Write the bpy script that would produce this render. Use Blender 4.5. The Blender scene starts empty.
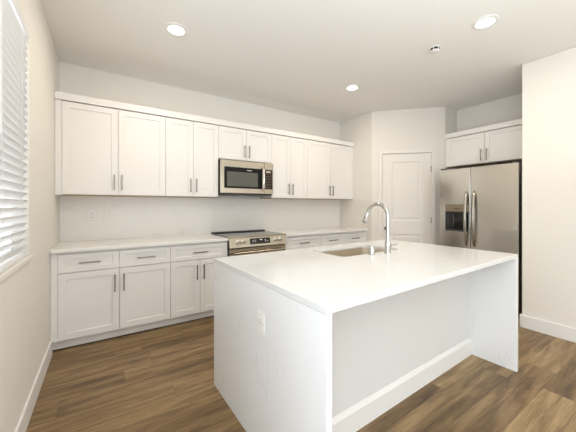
import bpy, bmesh, math, random
from mathutils import Vector, Matrix
random.seed(7)
C = bpy.context.scene.collection
S = bpy.context.scene
PI = math.pi

# ------------------------------------------------------------ camera, world, lights
cam = bpy.data.objects.new('camera', bpy.data.cameras.new('camera')); C.objects.link(cam)
cam.location = (0.389, -3.767, 1.296)
cam.rotation_euler = (PI/2, 0, -math.radians(33.218))
cam.data.sensor_width = 36; cam.data.lens = 36*281.08/576
cam.data.shift_y = -(205.55-216)/576*-1.0
cam.data.clip_start = 0.02
S.camera = cam

W = bpy.data.worlds.new('world'); S.world = W; W.use_nodes = True
bg = W.node_tree.nodes['Background']
bg.inputs[0].default_value = (0.93, 0.97, 1.0, 1); bg.inputs[1].default_value = 3.35

def area(name, loc, rot, sx, sy, power, col):
    l = bpy.data.lights.new(name, 'AREA'); l.shape = 'RECTANGLE'; l.size = sx; l.size_y = sy
    l.energy = power; l.color = col
    o = bpy.data.objects.new(name, l); C.objects.link(o); o.location = loc; o.rotation_euler = rot
    return o
# added fills out of view: one bounced off the ceiling, one from the left
area('bounce_fill', (1.35, -4.6, 1.5), (PI, 0, 0), 2.0, 1.6, 66, (0.95, 1.0, 1.01))  # added upward fill that evens out the room by way of the ceiling
area('side_fill', (0.10, -4.0, 1.1), (0, -PI/2, 0), 1.9, 1.5, 28, (0.78, 0.89, 1.0))  # added fill for the island end; the wall behind it has no opening

S.view_settings.view_transform = 'Standard'
S.view_settings.look = 'None'
S.view_settings.gamma = 1.0
S.view_settings.use_curve_mapping = False
S.view_settings.exposure = 0.0

LAMP_POWER = 9.2

# ------------------------------------------------------------ materials
def mat(name, col, rough=0.5, metal=0.0, emis=None, strength=0, spec=None, trans=None):  # plain principled surface
    m = bpy.data.materials.new(name); m.use_nodes = True
    b = m.node_tree.nodes['Principled BSDF']
    b.inputs['Base Color'].default_value = (*col, 1); b.inputs['Roughness'].default_value = rough
    b.inputs['Metallic'].default_value = metal
    if emis: b.inputs['Emission Color'].default_value = (*emis, 1); b.inputs['Emission Strength'].default_value = strength
    if trans: b.inputs['Transmission Weight'].default_value = trans
    if spec is not None: b.inputs['Specular IOR Level'].default_value = spec
    return m

def bump(m, scale, strength, dist=0.002, stretch=None):
    nt = m.node_tree; N = nt.nodes; L = nt.links
    tc = N.new('ShaderNodeTexCoord'); no = N.new('ShaderNodeTexNoise'); bp = N.new('ShaderNodeBump')
    no.inputs['Scale'].default_value = scale; no.inputs['Detail'].default_value = 3
    src = tc.outputs['Object']
    if stretch:
        mp = N.new('ShaderNodeMapping'); mp.inputs['Scale'].default_value = stretch
        L.new(src, mp.inputs[0]); src = mp.outputs[0]
    L.new(src, no.inputs['Vector']); L.new(no.outputs['Fac'], bp.inputs['Height'])
    bp.inputs['Strength'].default_value = strength; bp.inputs['Distance'].default_value = dist
    L.new(bp.outputs[0], N['Principled BSDF'].inputs['Normal'])

def quartz(name, base, vein, amount, rough=0.12, scale=1.1):
    m = mat(name, base, rough); nt = m.node_tree; N = nt.nodes; L = nt.links
    tc = N.new('ShaderNodeTexCoord')
    n0 = N.new('ShaderNodeTexNoise'); n0.inputs['Scale'].default_value = scale; n0.inputs['Detail'].default_value = 8; n0.inputs['Roughness'].default_value = .62
    n0.inputs['Distortion'].default_value = 0.9
    mp = N.new('ShaderNodeMapping'); mp.inputs['Rotation'].default_value = (0.5, 0.6, 0.7); mp.inputs['Scale'].default_value = (1, 1.6, 0.8)
    L.new(tc.outputs['Object'], mp.inputs[0]); L.new(mp.outputs[0], n0.inputs['Vector'])
    s = N.new('ShaderNodeMath'); s.operation = 'SUBTRACT'; s.inputs[1].default_value = .5; L.new(n0.outputs['Fac'], s.inputs[0])
    a = N.new('ShaderNodeMath'); a.operation = 'ABSOLUTE'; L.new(s.outputs[0], a.inputs[0])
    r = N.new('ShaderNodeMapRange'); r.inputs['From Min'].default_value = 0.0; r.inputs['From Max'].default_value = 0.014
    r.inputs['To Min'].default_value = 1; r.inputs['To Max'].default_value = 0; L.new(a.outputs[0], r.inputs['Value'])
    n1 = N.new('ShaderNodeTexNoise'); n1.inputs['Scale'].default_value = 3.0; n1.inputs['Detail'].default_value = 2; L.new(tc.outputs['Object'], n1.inputs['Vector'])
    r1 = N.new('ShaderNodeMapRange'); r1.inputs['From Min'].default_value = .48; r1.inputs['From Max'].default_value = .66; L.new(n1.outputs['Fac'], r1.inputs['Value'])
    mu = N.new('ShaderNodeMath'); mu.operation = 'MULTIPLY'; L.new(r.outputs[0], mu.inputs[0]); L.new(r1.outputs[0], mu.inputs[1])
    mu2 = N.new('ShaderNodeMath'); mu2.operation = 'MULTIPLY'; mu2.inputs[1].default_value = amount; L.new(mu.outputs[0], mu2.inputs[0])
    mx = N.new('ShaderNodeMix'); mx.data_type = 'RGBA'; mx.inputs[6].default_value = (*base, 1); mx.inputs[7].default_value = (*vein, 1)
    L.new(mu2.outputs[0], mx.inputs[0]); L.new(mx.outputs[2], N['Principled BSDF'].inputs['Base Color'])
    return m

def wood_floor():
    m = mat('oak_plank_floor', (.2, .13, .07), .38, spec=.35); nt = m.node_tree; N = nt.nodes; L = nt.links
    def M(op, a, b=None, c=None):
        n = N.new('ShaderNodeMath'); n.operation = op
        for i, v in enumerate((a, b, c)):
            if v is None: continue
            if isinstance(v, (int, float)): n.inputs[i].default_value = v
            else: L.new(v, n.inputs[i])
        return n.outputs[0]
    tc = N.new('ShaderNodeTexCoord'); sp = N.new('ShaderNodeSeparateXYZ'); L.new(tc.outputs['Object'], sp.inputs[0])
    PW, PL = 0.19, 1.5
    yy = M('DIVIDE', M('ADD', sp.outputs[1], 0.05), PW); row = M('FLOOR', yy)
    wn = N.new('ShaderNodeTexWhiteNoise'); wn.noise_dimensions = '1D'; L.new(row, wn.inputs['W'])
    xx = M('ADD', M('DIVIDE', sp.outputs[0], PL), wn.outputs['Value']); col = M('FLOOR', xx)
    cb = N.new('ShaderNodeCombineXYZ'); L.new(row, cb.inputs[0]); L.new(col, cb.inputs[1])
    w2 = N.new('ShaderNodeTexWhiteNoise'); w2.noise_dimensions = '2D'; L.new(cb.outputs[0], w2.inputs['Vector'])
    # seams
    fy = M('FRACT', yy); fx = M('FRACT', xx)
    dy = M('MULTIPLY', M('MINIMUM', fy, M('SUBTRACT', 1.0, fy)), PW)
    dx = M('MULTIPLY', M('MINIMUM', fx, M('SUBTRACT', 1.0, fx)), PL)
    seam = M('LESS_THAN', M('MINIMUM', dx, dy), 0.0016)
    # grain
    c3 = N.new('ShaderNodeCombineXYZ')
    L.new(M('ADD', M('MULTIPLY', sp.outputs[0], .7), M('MULTIPLY', w2.outputs['Value'], 37.0)), c3.inputs[0])
    L.new(M('MULTIPLY', sp.outputs[1], 6.5), c3.inputs[1]); L.new(M('MULTIPLY', w2.outputs['Value'], 11.0), c3.inputs[2])
    g = N.new('ShaderNodeTexNoise'); g.inputs['Scale'].default_value = 2.6; g.inputs['Detail'].default_value = 7; g.inputs['Roughness'].default_value = .62; g.inputs['Distortion'].default_value = .6
    L.new(c3.outputs[0], g.inputs['Vector'])
    g2 = N.new('ShaderNodeTexNoise'); g2.inputs['Scale'].default_value = 9; g2.inputs['Detail'].default_value = 5; g2.inputs['Roughness'].default_value = .7
    c4 = N.new('ShaderNodeCombineXYZ'); L.new(M('MULTIPLY', sp.outputs[0], 1.0), c4.inputs[0]); L.new(M('MULTIPLY', sp.outputs[1], 26.0), c4.inputs[1]); L.new(w2.outputs['Value'], c4.inputs[2])
    L.new(c4.outputs[0], g2.inputs['Vector'])
    val = M('ADD', M('MULTIPLY', g.outputs['Fac'], .85), M('ADD', M('MULTIPLY', g2.outputs['Fac'], .42), M('MULTIPLY', M('SUBTRACT', w2.outputs['Value'], .5), .20)))
    rp = N.new('ShaderNodeValToRGB'); L.new(val, rp.inputs[0]); e = rp.color_ramp.elements
    e[0].position = .40; e[0].color = (.080, .048, .022, 1); e[1].position = .88; e[1].color = (.44, .305, .160, 1)
    x = e.new(.56); x.color = (.180, .112, .050, 1); x = e.new(.70); x.color = (.285, .188, .090, 1)
    mx = N.new('ShaderNodeMix'); mx.data_type = 'RGBA'; mx.inputs[7].default_value = (.045, .028, .015, 1)
    L.new(M('MULTIPLY', seam, .38), mx.inputs[0]); L.new(rp.outputs[0], mx.inputs[6]); L.new(mx.outputs[2], N['Principled BSDF'].inputs['Base Color'])
    bp = N.new('ShaderNodeBump'); bp.inputs['Strength'].default_value = .15; bp.inputs['Distance'].default_value = .001
    L.new(g2.outputs['Fac'], bp.inputs['Height']); L.new(bp.outputs[0], N['Principled BSDF'].inputs['Normal'])
    return m

def steel(name, col, rough, stretch, aniso=0.6):
    m = mat(name, col, rough, 1.0); nt = m.node_tree; N = nt.nodes; L = nt.links
    b = N['Principled BSDF']; b.inputs['Anisotropic'].default_value = aniso
    tc = N.new('ShaderNodeTexCoord'); mp = N.new('ShaderNodeMapping'); mp.inputs['Scale'].default_value = stretch
    no = N.new('ShaderNodeTexNoise'); no.inputs['Scale'].default_value = 1.0; no.inputs['Detail'].default_value = 2
    r = N.new('ShaderNodeMapRange'); r.inputs['To Min'].default_value = rough-.02; r.inputs['To Max'].default_value = rough+.03
    L.new(tc.outputs['Object'], mp.inputs[0]); L.new(mp.outputs[0], no.inputs['Vector']); L.new(no.outputs['Fac'], r.inputs['Value']); L.new(r.outputs[0], b.inputs['Roughness'])
    return m

M_wall = mat('wall_paint', (.83, .803, .758), .85); bump(M_wall, 55, .10, .002)
M_ceil = mat('ceiling_paint', (.885, .865, .83), .9); bump(M_ceil, 60, .08, .002)
M_trim = mat('white_trim_paint', (.85, .84, .822), .4)
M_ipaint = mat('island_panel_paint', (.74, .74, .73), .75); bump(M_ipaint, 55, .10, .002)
M_doorp = mat('door_paint', (.845, .82, .785), .5)
M_cab = mat('white_cabinet_lacquer', (.86, .845, .828), .38)
M_cabi = mat('maple_veneer', (.52, .40, .24), .5)
M_pull = mat('brushed_nickel', (.27, .245, .215), .32, 1.0)
M_qtop = quartz('white_quartz', (.80, .805, .81), (.58, .58, .58), .30)
M_qcount = quartz('counter_quartz', (.87, .86, .84), (.6, .58, .55), .2)
M_qfall = quartz('veined_quartz', (.88, .89, .905), (.46, .50, .51), .22, .14, .75)
M_qback = quartz('backsplash_quartz', (.86, .835, .80), (.62, .59, .54), .28, .25)
M_floor = wood_floor()
M_steel = steel('stainless_steel', (.49, .44, .355), .20, (2, 2, 400))
M_steelv = steel('stainless_steel_door', (.67, .65, .61), .17, (.6, .6, 60), .0)
M_chrome = mat('chrome', (.60, .60, .59), .10, 1.0)
M_knobc = mat('polished_knob', (.88, .87, .84), .18, 1.0)
M_chromed = mat('dark_chrome', (.42, .39, .34), .16, 1.0)
M_black = mat('black_plastic', (.012, .012, .012), .35)
M_blackg = mat('black_glass', (.010, .010, .010), .06)
M_frame = mat('microwave_frame_glass', (.008, .008, .008), .25, spec=.2)
M_grey = mat('charcoal_metal', (.09, .09, .09), .5)
M_mwin = mat('microwave_window_mesh', (.115, .115, .10), .3, spec=.3)
M_panelbrown = mat('touch_panel_glass', (.045, .028, .018), .2, spec=.3)
M_display = mat('display_text', (.75, .75, .72), .5)
M_white = mat('white_plastic', (.86, .85, .83), .35)
M_slot = mat('outlet_slot_dark', (.10, .09, .08), .6)
M_slotl = mat('outlet_slot_light', (.55, .54, .52), .6)
M_lamp = mat('led_diffuser', (1, 1, 1), .5, emis=(1, .96, .88), strength=7)
M_slat = mat('blind_slat', (.82, .82, .82), .45)
M_cord = mat('blind_cord', (.85, .85, .83), .8)
M_vinyl = mat('white_vinyl', (.85, .85, .85), .4)
M_glass = mat('window_glass', (1, 1, 1), .0, trans=1.0)
M_glass.node_tree.nodes['Principled BSDF'].inputs['IOR'].default_value = 1.02
M_knob = mat('dark_bronze', (.06, .05, .04), .3, 1.0)
M_bronze = mat('dispenser_panel', (.33, .28, .20), .3, .8)
M_inkd = mat('keypad_glyphs', (.20, .16, .12), .5)
M_ink = mat('control_glyphs', (.55, .50, .42), .5)

# ------------------------------------------------------------ mesh helpers
def box(bm, x0, x1, y0, y1, z0, z1):
    vs = [bm.verts.new(p) for p in ((x0,y0,z0),(x1,y0,z0),(x1,y1,z0),(x0,y1,z0),(x0,y0,z1),(x1,y0,z1),(x1,y1,z1),(x0,y1,z1))]
    for f in ((3,2,1,0),(4,5,6,7),(0,1,5,4),(1,2,6,5),(2,3,7,6),(3,0,4,7)): bm.faces.new([vs[i] for i in f])
def boxes(*bs):
    bm = bmesh.new()
    for b in bs: box(bm, *b)
    return bm
def cyl(bm, c, r0, r1, h, axis='z', n=32):
    """cylinder or cone frustum from point c along axis"""
    ax = {'x': Vector((1,0,0)), 'y': Vector((0,1,0)), 'z': Vector((0,0,1))}[axis]
    u = Vector((0,1,0)) if axis == 'x' else Vector((1,0,0)); v = ax.cross(u); c = Vector(c)
    A = [bm.verts.new(c+r0*(u*math.cos(t)+v*math.sin(t))) for t in [2*PI*i/n for i in range(n)]]
    B = [bm.verts.new(c+ax*h+r1*(u*math.cos(t)+v*math.sin(t))) for t in [2*PI*i/n for i in range(n)]]
    for i in range(n): bm.faces.new((A[i], A[(i+1)%n], B[(i+1)%n], B[i]))
    bm.faces.new(A[::-1]); bm.faces.new(B)
def lathe(bm, prof, c=(0,0,0), n=40):
    """prof: list of (r,z); closed at ends when r==0"""
    c = Vector(c); rings = []
    for r, z in prof:
        if r <= 1e-6: rings.append([bm.verts.new(c+Vector((0,0,z)))])
        else: rings.append([bm.verts.new(c+Vector((r*math.cos(2*PI*i/n), r*math.sin(2*PI*i/n), z))) for i in range(n)])
    for a, b in zip(rings, rings[1:]):
        for i in range(n):
            j = (i+1) % n
            if len(a) == 1 and len(b) == 1: continue
            if len(a) == 1: bm.faces.new((a[0], b[j], b[i]))
            elif len(b) == 1: bm.faces.new((a[i], a[j], b[0]))
            else: bm.faces.new((a[i], a[j], b[j], b[i]))
def tube(bm, pts, rad, n=20, sq=None):
    """sweep a round (or elliptic, sq=(a,b)) section along pts; rad number or list"""
    pts = [Vector(p) for p in pts]; k = len(pts)
    rads = rad if isinstance(rad, (list, tuple)) else [rad]*k
    tang = [(pts[min(i+1, k-1)]-pts[max(i-1, 0)]).normalized() for i in range(k)]
    up = Vector((1, 0, 0)) if abs(tang[0].x) < .9 else Vector((0, 1, 0))
    u = (up-tang[0]*up.dot(tang[0])).normalized(); rings = []
    for i in range(k):
        u = (u-tang[i]*u.dot(tang[i])).normalized(); v = tang[i].cross(u)
        a, b = (sq if sq else (1, 1))
        rings.append([bm.verts.new(pts[i]+rads[i]*(a*u*math.cos(2*PI*j/n)+b*v*math.sin(2*PI*j/n))) for j in range(n)])
    for A, B in zip(rings, rings[1:]):
        for j in range(n): bm.faces.new((A[j], A[(j+1)%n], B[(j+1)%n], B[j]))
    bm.faces.new(rings[0][::-1]); bm.faces.new(rings[-1])
def obj(name, bm, m, parent=None, bev=0.0, smooth=False, loc=None, rotz=None, label=None, seg=2):
    bmesh.ops.recalc_face_normals(bm, faces=bm.faces)
    me = bpy.data.meshes.new(name); bm.to_mesh(me); bm.free(); me.materials.append(m)
    o = bpy.data.objects.new(name, me); C.objects.link(o)
    if parent: o.parent = parent
    if loc: o.location = loc
    if rotz is not None: o.rotation_euler = (0, 0, rotz)
    if bev:
        b = o.modifiers.new('bevel', 'BEVEL'); b.width = bev; b.segments = seg; b.limit_method = 'ANGLE'; b.angle_limit = math.radians(40)
        b.harden_normals = False
    if smooth:
        for p in me.polygons: p.use_smooth = True
        me.set_sharp_from_angle(angle=math.radians(38))
    if label: o['label'] = label
    return o
def thing(name, label, cat, loc=(0,0,0), rotz=0, group=None):
    o = bpy.data.objects.new(name, None); C.objects.link(o); o.empty_display_size = .05
    o.location = loc; o.rotation_euler = (0, 0, rotz); o['label'] = label; o['category'] = cat
    if group: o['group'] = group
    return o
def tag(o, label, cat, group=None):
    o['label'] = label; o['category'] = cat
    if group: o['group'] = group
    return o
def struct(name, bm, m, parent=None, bev=0, loc=None, rotz=None):
    o = obj(name, bm, m, parent, bev, loc=loc, rotz=rotz)
    if not parent: o['kind'] = 'structure'
    return o
def panel_board(x0, x1, z0, z1, yf, th, rects, depth=.008, slope=.003, raise_=None):
    """board with its front at y=yf facing -y, back at yf+th, rectangles recessed by depth"""
    bm = bmesh.new()
    xs = sorted({x0, x1, *[r[0] for r in rects], *[r[1] for r in rects]}); zs = sorted({z0, z1, *[r[2] for r in rects], *[r[3] for r in rects]})
    def quad(a, b, c, d): bm.faces.new([bm.verts.new(p) for p in (a, b, c, d)])
    def ring(o, i, yo, yi):
        O = [(o[0], yo, o[2]), (o[1], yo, o[2]), (o[1], yo, o[3]), (o[0], yo, o[3])]
        I = [(i[0], yi, i[2]), (i[1], yi, i[2]), (i[1], yi, i[3]), (i[0], yi, i[3])]
        for k in range(4): quad(O[k], O[(k+1)%4], I[(k+1)%4], I[k])
    for a, b in zip(xs, xs[1:]):
        for c, d in zip(zs, zs[1:]):
            hit = next((r for r in rects if a >= r[0]-1e-6 and b <= r[1]+1e-6 and c >= r[2]-1e-6 and d <= r[3]+1e-6), None)
            if hit: continue
            quad((a, yf, c), (b, yf, c), (b, yf, d), (a, yf, d))
    for r in rects:
        i = (r[0]+slope, r[1]-slope, r[2]+slope, r[3]-slope); ring(r, i, yf, yf+depth); y = yf+depth
        if raise_:
            w, s2, h2 = raise_
            j = (i[0]+w, i[1]-w, i[2]+w, i[3]-w); ring(i, j, y, y)
            i = (j[0]+s2, j[1]-s2, j[2]+s2, j[3]-s2); ring(j, i, y, y-h2); y -= h2
        quad((i[0], y, i[2]), (i[1], y, i[2]), (i[1], y, i[3]), (i[0], y, i[3]))
    yb = yf+th
    for a, b in zip(xs, xs[1:]):
        quad((a, yf, z0), (b, yf, z0), (b, yb, z0), (a, yb, z0)); quad((a, yf, z1), (b, yf, z1), (b, yb, z1), (a, yb, z1))
    for c, d in zip(zs, zs[1:]):
        quad((x0, yf, c), (x0, yf, d), (x0, yb, d), (x0, yb, c)); quad((x1, yf, c), (x1, yf, d), (x1, yb, d), (x1, yb, c))
    for a, b in zip(xs, xs[1:]):
        for c, d in zip(zs, zs[1:]): quad((a, yb, c), (b, yb, c), (b, yb, d), (a, yb, d))
    bmesh.ops.remove_doubles(bm, verts=bm.verts, dist=1e-5)
    return bm
def pull(parent, x, z, yf, length=.165, vertical=True):
    bm = bmesh.new(); h = length/2; w = .0055
    if vertical:
        box(bm, x-w, x+w, yf-.034, yf-.024, z-h, z+h)
        for s in (-1, 1): box(bm, x-.0045, x+.0045, yf-.025, yf, z+s*(h-.022)-.0045, z+s*(h-.022)+.0045)
    else:
        box(bm, x-h, x+h, yf-.034, yf-.024, z-w, z+w)
        for s in (-1, 1): box(bm, x+s*(h-.022)-.0045, x+s*(h-.022)+.0045, yf-.025, yf, z-.0045, z+.0045)
    return obj('handle', bm, M_pull, parent, .0015)
def shaker(name, parent, x0, x1, z0, z1, yf, rail=.057):
    r = (x0+rail, x1-rail, z0+rail, z1-rail) if name == 'door' else (x0+.05, x1-.05, z0+.04, z1-.04)
    return obj(name, panel_board(x0, x1, z0, z1, yf, .019, [r], .008, .002), M_cab, parent, .0012)

# ------------------------------------------------------------ structure
ZC = 2.802; T = .14; YR = -7.7
struct('floor', boxes((-T, 5.3, YR-T, T, -.1, 0)), M_floor)
struct('ceiling', boxes((-T, 5.3, YR-T, T, ZC, ZC+.12)), M_ceil)
WY0, WY1, WZ0, WZ1 = -3.03, -1.428, .985, 2.385
struct('wall_left', boxes((-T, 0, WY1, T, 0, ZC), (-T, 0, YR, WY0, 0, ZC), (-T, 0, WY0, WY1, 0, WZ0), (-T, 0, WY0, WY1, WZ1, ZC)), M_wall, bev=.004)
struct('wall_back', boxes((0, 4.1, 0, T, 0, ZC)), M_wall)
struct('wall_pantry_side', boxes((3.974, 4.08, -.738, 0, 0, ZC)), M_wall)
PX, PY = 3.974, -.738
D0, D1, DH = .157, .883, 2.115
LW = 1.0705
struct('wall_pantry', boxes((0, D0, 0, .1, 0, ZC), (D1, LW, 0, .1, 0, ZC), (D0, D1, 0, .1, DH, ZC)), M_wall, loc=(PX, PY, 0), rotz=-PI/4)
struct('wall_alcove_side', boxes((4.731, 5.2, -1.50, -1.39, 0, ZC)), M_wall, bev=.006)
struct('wall_alcove_back', boxes((5.075, 5.2, -2.62, -1.501, 0, ZC)), M_wall)
struct('wall_right', boxes((4.121, 5.2, YR, -2.624, 0, ZC)), M_wall, bev=.008)
struct('wall_rear', boxes((0, .35, YR-T, YR, 0, ZC), (3.77, 4.121, YR-T, YR, 0, ZC), (.35, 3.77, YR-T, YR, 2.45, ZC), (.35, 3.77, YR-T, YR, 0, .12)), M_wall)
def bb(x0, x1, y0, y1, h=.135):
    bm = bmesh.new(); box(bm, x0, x1, y0, y1, 0, h); return bm
struct('baseboard_left', bb(.0003, .016, YR, -.62), M_trim, bev=.005)
bm = boxes((4.105, 4.1208, YR, -2.624, 0, .135), (4.105, 4.40, -2.6238, -2.608, 0, .135))
struct('baseboard_right', bm, M_trim, bev=.005)
struct('baseboard_pantry_side', boxes((3.958, 3.9738, -.745, -.63, 0, .135)), M_trim, bev=.005)
struct('baseboard_pantry', boxes((D1+.07, LW, -.016, -.0003, 0, .135), (0.0, D0-.07, -.016, -.0003, 0, .135)), M_trim, bev=.005, loc=(PX, PY, 0), rotz=-PI/4)
struct('baseboard_alcove_side', boxes((4.74, 5.07, -1.517, -1.5013, 0, .135)), M_trim, bev=.005)

# pantry door
cas = boxes((D0-.055, D0, -.014, -.0003, 0, DH+.055), (D1, D1+.055, -.014, -.0003, 0, DH+.055), (D0, D1, -.014, -.0003, DH, DH+.055),
            (D0-.001, D0+.004, 0, .1, 0, DH), (D1-.004, D1+.001, 0, .1, 0, DH), (D0, D1, 0, .1, DH-.004, DH))
struct('trim_1', cas, M_doorp, bev=.003, loc=(PX, PY, 0), rotz=-PI/4)
g = .007
door = struct('door_1', panel_board(D0+g, D1-g, .012, DH-g, .008, .035, [(.308, .733, .24, .845), (.308, .733, 1.062, 1.98)], .009, .012, (.018, .014, .006)), M_doorp, bev=.001, loc=(PX, PY, 0), rotz=-PI/4)
bm = bmesh.new(); kx, kz = D0+.063, .935
cyl(bm, (kx, .008, kz), .028, .026, -.008, 'y'); cyl(bm, (kx, .001, kz), .010, .010, -.03, 'y')
for i in range(8):
    a0, a1 = i*PI/8, (i+1)*PI/8
    cyl(bm, (kx, -.027-.018*(1-math.cos(a0)), kz), .004+.022*math.sin(a0), .004+.022*math.sin(a1), -.018*(math.cos(a0)-math.cos(a1)), 'y', 24)
obj('knob', bm, M_knob, door, smooth=True)
for z in (.28, 1.07, 1.86):
    bm = bmesh.new(); cyl(bm, (D1-.004, .002, z-.045), .006, .006, .09, 'z', 12); obj('hinge', bm, M_pull, door)

# window with its blind
wf = boxes((-.125, -.07, WY0, WY0+.05, WZ0, WZ1), (-.125, -.07, WY1-.05, WY1, WZ0, WZ1), (-.125, -.07, WY0+.05, WY1-.05, WZ0, WZ0+.05),
           (-.125, -.07, WY0+.05, WY1-.05, WZ1-.05, WZ1), (-.115, -.08, (WY0+WY1)/2-.02, (WY0+WY1)/2+.02, WZ0+.05, WZ1-.05))
win = struct('window_1', wf, M_vinyl, bev=.003)
obj('pane', boxes((-.1, -.096, WY0+.05, WY1-.05, WZ0+.05, WZ1-.05)), M_glass, win)
struct('trim_2', boxes((-.07, .016, WY0-.03, WY1+.02, WZ0-.022, WZ0+.004), (.0003, .010, WY0-.03, WY1+.02, WZ0-.030, WZ0-.022)), M_wall, bev=.003)
bl = thing('window_blind', 'white horizontal slat blind, half closed, filling the window on the left wall', 'blind', (-.021, (WY0+WY1)/2, WZ0+.006))
hw = (WY1-WY0)/2-.006
obj('headrail', boxes((-.03, .026, -hw, hw, 1.335, 1.398)), M_slat, bl, .004)
obj('bottom_rail', boxes((-.024, .024, -hw, hw, 0, .018)), M_slat, bl, .004)
pitch = .0445; tilt = math.radians(-53)
sm = None
for k in range(29):
    if sm is None:
        bm = bmesh.new(); n = 6; top = []; bot = []
        for i in range(n+1):
            s = -0.025+.05*i/n; c = .0022*(1-(s/.025)**2)
            px, pz = s*math.cos(tilt)+c*math.sin(tilt), -s*math.sin(tilt)+c*math.cos(tilt)
            qx, qz = px-.0026*math.sin(tilt), pz-.0026*math.cos(tilt)
            top.append([bm.verts.new((px, y, pz)) for y in (-hw, hw)]); bot.append([bm.verts.new((qx, y, qz)) for y in (-hw, hw)])
        for i in range(n):
            bm.faces.new((top[i][0], top[i][1], top[i+1][1], top[i+1][0])); bm.faces.new((bot[i][0], bot[i+1][0], bot[i+1][1], bot[i][1]))
        for e in (0, n): bm.faces.new((top[e][0], bot[e][0], bot[e][1], top[e][1]))
        for e in (0, 1): bm.faces.new([t[e] for t in top]+[b[e] for b in bot[::-1]])
        o = obj('slat', bm, M_slat, bl, smooth=True); sm = o
    else:
        o = sm.copy(); C.objects.link(o)
    o.location = (0, 0, .052+k*pitch)
for y in (hw-.14, hw-.52, -hw+.52, -hw+.14):
    bm = bmesh.new()
    for x in (-.018, .018): tube(bm, [(x, y, .015), (x, y, 1.34)], .0007, 6)
    obj('ladder_cord', bm, M_cord, bl)
bm = bmesh.new(); tube(bm, [(.030, hw-.62, 1.34), (.033, hw-.62, .62)], .004, 8); obj('tilt_wand', bm, M_slat, bl)

# ------------------------------------------------------------ wall cabinets
UB, UT = 1.40, 2.31
def wall_cab(label, x0, x1, z0, depth=.34, ztop=2.304, name='wall_cabinet', loc=(0,0,0), rotz=0, fl=0, fr=0, hz=None, group='white wall cabinets'):
    """two-door unit; x in the run's coordinates, front faces -y"""
    t = thing(name, label, 'cabinet', loc, rotz, None)
    yf = -depth
    xa, xb = x0, x1
    obj('carcass', boxes((xa, xb, yf+.021, -.002, z0+.004, ztop)), M_cab, t, .001)
    obj('underside_panel', boxes((xa+.001, xb-.001, yf+.022, -.003, z0, z0+.0035)), M_cabi, t, label='light wood underside')
    if fl: obj('filler_strip', boxes((x0-fl, x0, yf+.006, -.002, z0, ztop)), M_cab, t, .001)
    if fr: obj('filler_strip', boxes((x1, x1+fr, yf+.006, -.002, z0, ztop)), M_cab, t, .001)
    mid = (x0+x1)/2; gp = .0018
    for s, (a, b) in enumerate(((x0+gp, mid-gp), (mid+gp, x1-gp))):
        d = shaker('door', t, a, b, z0+.008, ztop-.006, yf)
        hx = b-.032 if s == 0 else a+.032
        pull(d, hx, (hz or z0+.135), yf, .16)
    return t
wall_cab('wide white upper cabinet with two doors nearest the window, leftmost of the upper row', .052, .975, UB, fl=.05)
wall_cab('narrow white upper cabinet with two doors directly left of the microwave', .975, 1.588, UB)
wall_cab('short white upper cabinet with two small doors above the microwave', 1.588, 2.36, 1.885, hz=2.005)
wall_cab('narrow white upper cabinet with two doors directly right of the microwave', 2.36, 2.985, UB)
wall_cab('wide white upper cabinet at the right end of the upper row, beside the pantry corner', 2.985, 3.93, UB, fr=.042)
bm = boxes((.001, 3.973, -.358, -.002, 2.306, 2.375))
tag(obj('crown_molding', bm, M_cab, bev=.004), 'long white crown molding running along the tops of the upper cabinet row', 'molding')

wall_cab('short white two-door cabinet mounted above the refrigerator in the alcove', -.012, .975, 1.875, depth=.345, loc=(5.074, -1.545, 0), rotz=-PI/2, hz=1.99, fl=.028, fr=.098, name='fridge_cabinet')
bm = boxes((-.041, 1.073, -.362, -.002, 2.306, 2.375))
tag(obj('crown_molding', bm, M_cab, bev=.004, loc=(5.074, -1.545, 0), rotz=-PI/2), 'short white crown molding on the cabinet above the refrigerator', 'molding')

# ------------------------------------------------------------ base cabinets
BF = -.62
def base_cab(label, x0, x1, ndraw, fl=0, fr=0):
    t = thing('base_cabinet', label, 'cabinet')
    obj('carcass', boxes((x0, x1, BF+.021, -.002, .105, .884)), M_cab, t, .001)
    obj('toe_kick', boxes((x0-fl, x1+fr, BF+.075, BF+.09, .014, .105)), M_cab, t)
    obj('plinth_gap_shade', boxes((x0-fl, x1+fr, BF+.0905, -.05, 0, .104)), M_black, t)  # black colour stands in for shade in the gap under the toe kick
    if fl: obj('filler_strip', boxes((x0-fl, x0, BF+.006, -.3, .105, .884)), M_cab, t, .001)
    if fr: obj('filler_strip', boxes((x1, x1+fr, BF+.006, -.3, .105, .884)), M_cab, t, .001)
    gp = .0018; mid = (x0+x1)/2
    dz0, dz1 = .702, .862
    for i in range(ndraw):
        a = x0+(x1-x0)*i/ndraw+gp; b = x0+(x1-x0)*(i+1)/ndraw-gp
        d = shaker('drawer', t, a, b, dz0, dz1, BF); pull(d, (a+b)/2, .781, BF, .165, False)
    for s, (a, b) in enumerate(((x0+gp, mid-gp), (mid+gp, x1-gp))):
        d = shaker('door', t, a, b, .110, .696, BF)
        pull(d, b-.035 if s == 0 else a+.035, .563, BF, .165)
    return t
base_cab('wide white base cabinet with two drawers over two doors, nearest the window wall', .052, .975, 2, fl=.05)
base_cab('narrow white base cabinet with one drawer over two doors, left of the range', .975, 1.592, 1, fr=.010)
base_cab('narrow white base cabinet with one drawer, right of the range', 2.408, 3.02, 1)
base_cab('wide white base cabinet with two drawers at the right end of the back counter', 3.02, 3.94, 2, fr=.033)
tag(obj('countertop', boxes((.001, 1.604, -.648, -.016, .885, .915)), M_qcount, bev=.0025), 'white quartz countertop between the window wall and the range', 'countertop')
tag(obj('countertop', boxes((2.406, 3.973, -.648, -.016, .885, .915)), M_qcount, bev=.0025), 'white quartz countertop between the range and the pantry corner', 'countertop')
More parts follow.
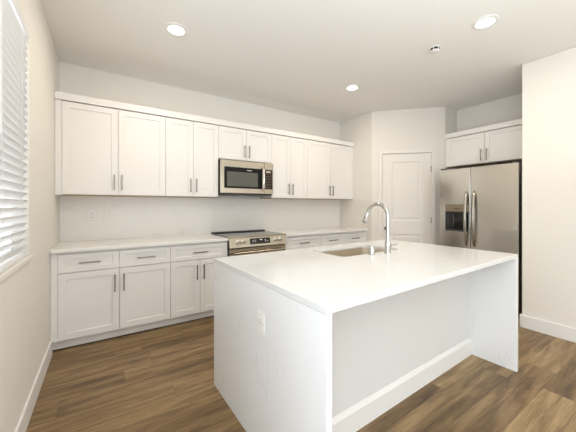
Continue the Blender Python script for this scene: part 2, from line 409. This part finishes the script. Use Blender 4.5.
tag(obj('backsplash', boxes((.001, 3.973, -.015, -.0003, .886, 1.399)), M_qback, bev=.001), 'pale veined quartz backsplash between back counter and upper cabinets', 'backsplash')

# outlets
def outlet(label, loc, rotz, slotm=None, group=None):
    t = thing('wall_outlet', label, 'outlet', loc, rotz)
    obj('cover_plate', boxes((-.036, .036, -.006, 0, -.058, .058)), M_white, t, .002)
    for s in (-1, 1):
        bm = bmesh.new(); box(bm, -.017, .017, -.0085, -.005, s*.022-.015, s*.022+.015)
        r = obj('socket', bm, M_white, t, .002)
        obj('slots', boxes((-.009, -.006, -.0092, -.008, s*.022-.005, s*.022+.006), (.006, .009, -.0092, -.008, s*.022-.004, s*.022+.005), (-.002, .002, -.0092, -.008, s*.022-.011, s*.022-.007)), slotm or M_slot, r)
    return t
outlet('small white wall outlet on the backsplash under the leftmost upper cabinet', (.281, -.0155, 1.19), 0)

# ------------------------------------------------------------ range
rg = thing('range_oven', 'stainless steel slide-in range with front knobs between the back counters', 'range', (2.006, 0, 0))
RW = .394
obj('body', boxes((-RW, RW, -.60, -.018, .09, .900)), M_black, rg, .003)
obj('cooktop', boxes((-RW-.010, RW+.010, -.625, -.10, .9155, .924)), M_blackg, rg, .003)
obj('rear_trim', boxes((-RW-.008, RW-.012, -.098, -.020, .9155, .938)), M_black, rg, .004, label='black raised vent trim')
obj('front_trim', boxes((-RW-.010, RW+.010, -.650, -.626, .910, .926)), M_steel, rg, .003)
bm = bmesh.new()
for i in range(0, 1):
    pts = [(-.600, .795), (-.672, .795), (-.650, .912), (-.600, .912)]
    A = [bm.verts.new((-RW, y, z)) for y, z in pts]; B = [bm.verts.new((RW, y, z)) for y, z in pts]
    for k in range(4): bm.faces.new((A[k], A[(k+1)%4], B[(k+1)%4], B[k]))
    bm.faces.new(A[::-1]); bm.faces.new(B)
cp = obj('control_panel', bm, M_steel, rg, .003)
bm = bmesh.new(); y = lambda z: -.672+(z-.795)*.022/.117
A = [bm.verts.new((a, y(z)+o-.0005, z)) for a, z, o in ((-.135, .825, 0), (.145, .825, 0), (.145, .895, 0), (-.135, .895, 0))]
B = [bm.verts.new((v.co.x, v.co.y-.002, v.co.z)) for v in A]
bm.faces.new(A); bm.faces.new(B[::-1])
for k in range(4): bm.faces.new((A[k], A[(k+1)%4], B[(k+1)%4], B[k]))
dsp = obj('display', bm, M_blackg, cp)
for (a, b, z0, z1) in ((.0, .035, .868, .880), (-.10, -.085, .85, .857), (-.10, -.085, .867, .874), (-.07, -.055, .85, .857), (-.07, -.055, .867, .874), (.07, .085, .85, .857), (.07, .085, .867, .874), (.1, .115, .85, .857)):
    obj('glyph', boxes((a, b, y((z0+z1)/2)-.0035, y((z0+z1)/2)-.001, z0, z1)), M_display, dsp)
kn = None
for x in (-.287, -.222, .233, .302):
    bm = bmesh.new(); yy = y(.862)
    cyl(bm, (x, yy+.002, .862), .029, .029, -.008, 'y'); cyl(bm, (x, yy-.006, .862), .024, .021, -.026, 'y')
    box(bm, x-.004, x+.004, yy-.040, yy-.030, .842, .882)
    obj('knob', bm, M_knobc, rg, .0015, smooth=False)
dr = obj('oven_door', boxes((-RW+.004, RW-.004, -.648, -.602, .215, .782)), M_steel, rg, .004)
obj('oven_window', boxes((-.29, .29, -.6505, -.6475, .33, .64)), M_blackg, dr, .002)
bm = bmesh.new(); tube(bm, [(-.35, -.695, .735), (.35, -.695, .735)], .0125, 16)
for s in (-1, 1): tube(bm, [(s*.32, -.695, .735), (s*.32, -.645, .735)], .009, 12)
obj('handle', bm, M_steel, dr, smooth=True)
obj('storage_drawer', boxes((-RW+.004, RW-.004, -.645, -.602, .10, .205)), M_steel, rg, .004)
for sx in (-.33, .33):
    for sy in (-.54, -.08):
        bm = bmesh.new(); cyl(bm, (sx, sy, 0), .018, .018, .092, 'z', 16); obj('foot', bm, M_black, rg)

# ------------------------------------------------------------ microwave
mw = thing('microwave', 'stainless steel microwave with black window mounted over the range', 'microwave', (1.974, 0, 1.442))
MH = .432; q = .376
obj('body', boxes((-q, q, -.365, -.018, 0, MH)), M_black, mw, .002)
obj('vent_base', boxes((-q+.01, q-.01, -.36, -.03, -.012, -.0005)), M_grey, mw, .002)
md = obj('door', boxes((-q, .238, -.400, -.367, .012, MH-.002)), M_steel, mw, .004)
obj('window_frame', boxes((-.33, .205, -.4025, -.399, .075, .345)), M_frame, md, .002)
obj('window', boxes((-.295, .135, -.4040, -.4020, .10, .285)), M_mwin, md, .002)
obj('badge', boxes((-.02, .05, -.4036, -.4020, .308, .316)), M_display, md)
bm = bmesh.new(); pts = []
for i in range(15):
    a = i/14; pts.append((.208, -.408-.040*math.sin(PI*a)**.6, .055+a*.315))
tube(bm, pts, .011, 14, (1.2, .8)); obj('handle', bm, M_knobc, md, smooth=True)
pn = obj('control_panel', boxes((.241, q, -.400, -.367, .012, MH-.002)), M_steel, mw, .004)
obj('keypad', boxes((.248, q-.014, -.4025, -.399, .075, .345)), M_panelbrown, pn, .002)
obj('clock_display', boxes((.262, .330, -.4035, -.402, .300, .322)), M_ink, pn)
for i in range(5):
    for j in range(3): obj('button', boxes((.264+j*.026, .276+j*.026, -.4035, -.402, .10+i*.036, .106+i*.036)), M_inkd, pn)
obj('underlight', boxes((-.06, .06, -.2, -.12, -.016, -.0125)), M_white, mw)

# ------------------------------------------------------------ island
ang = math.radians(1.465); IX, IY = 1.056, -1.766; IW, ID, INS = 2.018, 1.199, .334
def iw(s, t, z=0): return (IX+s*math.cos(ang)+t*math.sin(ang), IY+s*math.sin(ang)-t*math.cos(ang), z)
def rr(x0, x1, y0, y1, r, n=8):
    out = []
    for cx, cy, a0 in ((x1-r, y1-r, 0), (x0+r, y1-r, PI/2), (x0+r, y0+r, PI), (x1-r, y0+r, 3*PI/2)):
        for i in range(n+1): a = a0+PI/2*i/n; out.append((cx+r*math.cos(a), cy+r*math.sin(a)))
    return out
SX0, SX1, SY0, SY1 = .80, 1.50, -.515, -.115
wt = thing('island_worktop', 'white quartz island worktop with waterfall ends, in the middle of the kitchen', 'worktop', (IX, IY, 0), ang)
bm = bmesh.new()
lo = [(0, 0), (0, -ID), (IW, -ID), (IW, 0)]
hole = rr(SX0, SX1, SY0, SY1, .06)
edges = []
for loop in (lo, hole):
    vs = [bm.verts.new((x, y_, .885)) for x, y_ in loop]
    edges += [bm.edges.new((vs[i], vs[(i+1) % len(vs)])) for i in range(len(vs))]
bmesh.ops.triangle_fill(bm, use_beauty=True, use_dissolve=False, edges=edges)
r = bmesh.ops.extrude_face_region(bm, geom=list(bm.faces))
bmesh.ops.translate(bm, vec=(0, 0, .030), verts=[v for v in r['geom'] if isinstance(v, bmesh.types.BMVert)])
obj('top_slab', bm, M_qtop, wt, .0025)
obj('waterfall_panel', boxes((0, .03, -ID, 0, 0, .8842)), M_qfall, wt, .0018)
obj('waterfall_panel', boxes((IW-.03, IW, -ID, 0, 0, .8842)), M_qfall, wt, .0018)
ic = thing('island_cabinet', 'white island base cabinet under the quartz waterfall worktop', 'cabinet', (IX, IY, 0), ang)
IB = -(ID-INS)
obj('carcass', boxes((.031, SX0-.03, IB+.11, -.045, .10, .884), (SX1+.03, IW-.031, IB+.11, -.045, .10, .884), (SX0-.03, SX1+.03, IB+.11, -.045, .10, .60), (SX0-.03, SX1+.03, -.075, -.045, .60, .884)), M_cab, ic)
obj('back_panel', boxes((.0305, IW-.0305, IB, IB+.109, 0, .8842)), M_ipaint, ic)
bm = boxes((.0305, IW-.0305, IB-.016, IB-.0003, 0, .118), (.0305, IW-.0305, IB-.016, IB-.0003, .1181, .145))
for v in bm.verts:
    if v.co.z > .14 and v.co.y < IB-.01: v.co.y = IB-.004
obj('baseboard', bm, M_trim, ic)
obj('toe_kick', boxes((.031, IW-.031, -.12, -.105, 0, .10)), M_cab, ic)
xs = [.034, .62, 1.50, IW-.034]
for a, b in zip(xs, xs[1:]):
    m_ = (a+b)/2
    for s, (u0, u1) in enumerate(((a+.002, m_-.002), (m_+.002, b-.002))):
        bmx = panel_board(-u1, -u0, .112, .870, .026, .019, [(-u1+.057, -u0-.057, .17, .81)], .008, .002)
        bmesh.ops.rotate(bmx, verts=bmx.verts, cent=(0,0,0), matrix=Matrix.Rotation(PI, 3, 'Z'))
        d = obj('door', bmx, M_cab, ic, .001)
        hx = u1-.035 if s == 0 else u0+.035
        obj('handle', boxes((hx-.005, hx+.005, .000, .006, .66, .82), (hx-.004, hx+.004, -.026, .001, .68, .688), (hx-.004, hx+.004, -.026, .001, .79, .798)), M_pull, d)
o = outlet('white outlet on the end of the island below the worktop', iw(-.0002, .703, .684), ang-PI/2, M_slotl)

# sink
sk = thing('kitchen_sink', 'stainless steel undermount sink set in the island worktop', 'sink', (IX, IY, 0), ang)
bm = bmesh.new(); e = .004
loops = []
for (gx, z, r_) in ((.022, .8835, .07), (-e, .8835, .06), (-e-.004, .70, .06), (.0-.035, .672, .05)):
    loops.append([bm.verts.new((x, y_, z)) for x, y_ in rr(SX0-gx, SX1+gx, SY0-gx, SY1+gx, r_)])
for A, B in zip(loops, loops[1:]):
    for i in range(len(A)): bm.faces.new((A[i], A[(i+1) % len(A)], B[(i+1) % len(A)], B[i]))
bm.faces.new(loops[-1])
bs = obj('basin', bm, steel('sink_steel', (.78, .72, .62), .38, (120, 3, 3), .0), sk, smooth=True)
sf = bs.modifiers.new('solid', 'SOLIDIFY'); sf.thickness = .0015; sf.offset = -1
bm = bmesh.new(); lathe(bm, [(0, .673), (.03, .673), (.043, .6745), (.045, .6725), (0, .6722)], ((SX0+SX1)/2, (SY0+SY1)/2, 0)); obj('drain', bm, M_chrome, sk, smooth=True)

# faucet
fp = iw(1.222, .585, .9155)
fa = thing('kitchen_faucet', 'tall chrome gooseneck pull-down faucet standing behind the island sink', 'faucet', fp, ang)
bm = bmesh.new(); lathe(bm, [(0, 0), (.028, 0), (.028, .006), (.0235, .012), (.0225, .085), (.0175, .10), (.0165, .115), (0, .115)])
obj('base', bm, M_chrome, fa, smooth=True)
R = .100; H0 = .294; pts = [(0, 0, .10), (0, 0, .18), (0, 0, .25), (0, 0, H0)]
for i in range(1, 25):
    a = PI*.89*i/24; pts.append((0, R-R*math.cos(a), H0+R*math.sin(a)))
bm = bmesh.new(); tube(bm, pts, .0155, 20); obj('neck', bm, M_chrome, fa, smooth=True)
end = Vector(pts[-1]); dr_ = (Vector(pts[-1])-Vector(pts[-2])).normalized()
bm = bmesh.new(); tube(bm, [end-dr_*.004, end+dr_*.012, end+dr_*.014, end+dr_*.055, end+dr_*.098, end+dr_*.104], [.017, .017, .0185, .021, .025, .022], 24)
hd = obj('spray_head', bm, M_chrome, fa, smooth=True)
bm = bmesh.new(); tube(bm, [end+dr_*.103, end+dr_*.1065], [.017, .017], 24); obj('nozzle', bm, M_black, hd)
bm = bmesh.new(); cyl(bm, (.018, 0, .055), .016, .016, .022, 'x', 20); tube(bm, [(.036, 0, .055), (.06, -.005, .057), (.118, -.012, .064)], [.006, .0062, .0045], 12)
obj('lever', bm, M_chrome, fa, smooth=True)
ag = thing('air_gap_cap', 'short round chrome air gap cap beside the faucet on the island', 'air gap', iw(1.062, .555, .9155), ang)
bm = bmesh.new(); lathe(bm, [(0, 0), (.027, 0), (.027, .004), (.0225, .006), (0, .006)]); obj('base_ring', bm, M_chrome, ag, smooth=True)
bm = bmesh.new(); lathe(bm, [(0, .006), (.0225, .006), (.0225, .062), (.019, .068), (0, .070)]); cpp = obj('cap', bm, M_chrome, ag, smooth=True)
obj('vent_slot', boxes((-.006, .006, .0222, .0228, .035, .05)), M_black, cpp)

# ------------------------------------------------------------ refrigerator
fr = thing('refrigerator', 'stainless steel side-by-side refrigerator with ice dispenser in the alcove', 'refrigerator', (4.385, -1.602, 0), -PI/2)
FW, FT = .912, 1.795
obj('body', boxes((.004, FW-.004, .072, .672, .03, FT-.012)), M_grey, fr, .004)
ld = obj('door', panel_board(0, .4015, .075, FT, 0, .066, [(.080, .378, .945, 1.305)], .052, .002), M_steelv, fr, .004, seg=2)
rd = obj('door', boxes((.4085, FW, 0, .066, .075, FT)), M_steelv, fr, .004, seg=2)
dp = obj('dispenser', boxes((.083, .375, .0495, .0515, .948, 1.302)), M_black, ld, label='dark recessed water and ice dispenser')
obj('dispenser_control', boxes((.083, .375, -.002, .046, 1.212, 1.302)), M_bronze, ld, .003)
obj('dispenser_paddle', boxes((.165, .235, .030, .040, 1.02, 1.17)), M_grey, dp, .004)
obj('dispenser_glass', boxes((.185, .350, .018, .024, .985, 1.190)), M_blackg, dp, .002)
obj('drip_tray', boxes((.09, .368, .006, .048, .948, .962)), M_grey, dp, .002)
obj('spout', boxes((.19, .25, .015, .045, 1.185, 1.211)), M_black, dp, .004)
obj('glyph', boxes((.20, .26, -.0028, -.0018, 1.252, 1.260)), M_black, ld)
for x, p in ((.358, ld), (.452, rd)):
    bm = bmesh.new(); pts = []
    for i in range(25):
        a = i/24; pts.append((x, .004-.062*math.sin(PI*a)**.55, .775+.70*a))
    tube(bm, pts, .018, 16, (.95, .75)); obj('handle', bm, M_chromed, p, smooth=True)
obj('kick_grille', boxes((.01, FW-.01, .02, .06, .012, .068)), M_grey, fr, .003)
for x in (.04, FW-.04):
    obj('hinge_cover', boxes((x-.03, x+.03, .01, .11, FT+.001, FT+.02)), M_grey, fr, .006)
    bm = bmesh.new(); cyl(bm, (x, .12, 0), .018, .018, .032, 'z', 16); obj('foot', bm, M_black, fr)
    bm = bmesh.new(); cyl(bm, (x, .6, 0), .018, .018, .032, 'z', 16); obj('foot', bm, M_black, fr)

# ------------------------------------------------------------ ceiling fixtures
lamps = [((.907, -1.235), 'round recessed ceiling light nearest the window wall, above the left cabinets'),
         ((3.036, -1.220), 'round recessed ceiling light nearest the pantry corner, smallest looking of the three'),
         ((3.005, -2.723), 'round recessed ceiling light nearest the partition wall at upper right, biggest looking of the three')]
for (x, y_), lb in lamps:
    t = thing('recessed_light', lb, 'ceiling light', (x, y_, ZC), 0, 'recessed ceiling lights')
    bm = bmesh.new(); lathe(bm, [(.066, -.0095), (.072, -.010), (.092, -.005), (.094, -.0003), (.066, -.0003), (.066, -.0095)]); obj('trim_ring', bm, M_white, t, smooth=True)
    bm = bmesh.new(); lathe(bm, [(0, -.0075), (.0655, -.0075), (.0655, -.0005), (0, -.0005)]); obj('diffuser', bm, M_lamp, t, smooth=True)
    l = bpy.data.lights.new('lamp_light', 'AREA'); l.shape = 'DISK'; l.size = .125; l.energy = LAMP_POWER; l.color = (1, .85, .66)
    lo_ = bpy.data.objects.new('lamp_light', l); C.objects.link(lo_); lo_.parent = t; lo_.location = (0, 0, -.012)
sp = thing('ceiling_sprinkler', 'small round white ceiling sprinkler with dark slots beside the rightmost ceiling light', 'sprinkler', (3.036, -2.289, ZC))
bm = bmesh.new(); lathe(bm, [(0, -.0003), (.055, -.0003), (.054, -.003), (.050, -.006), (0, -.006)]); obj('cover_ring', bm, M_white, sp, smooth=True)
bm = bmesh.new()
for i in range(6):
    a = i*PI/3+.2; cx_, cy_ = .0405*math.cos(a), .0405*math.sin(a)
    cyl(bm, (cx_, cy_, -.028), .0035, .0035, .0215, 'z', 8)
obj('posts', bm, M_white, sp)
bm = bmesh.new(); lathe(bm, [(0, -.0062), (.040, -.0062), (.040, -.0275), (0, -.0275)]); obj('slot_core', bm, M_black, sp)
bm = bmesh.new(); lathe(bm, [(0, -.0282), (.043, -.0282), (.043, -.032), (.036, -.037), (0, -.039)]); obj('cap', bm, M_white, sp, smooth=True)
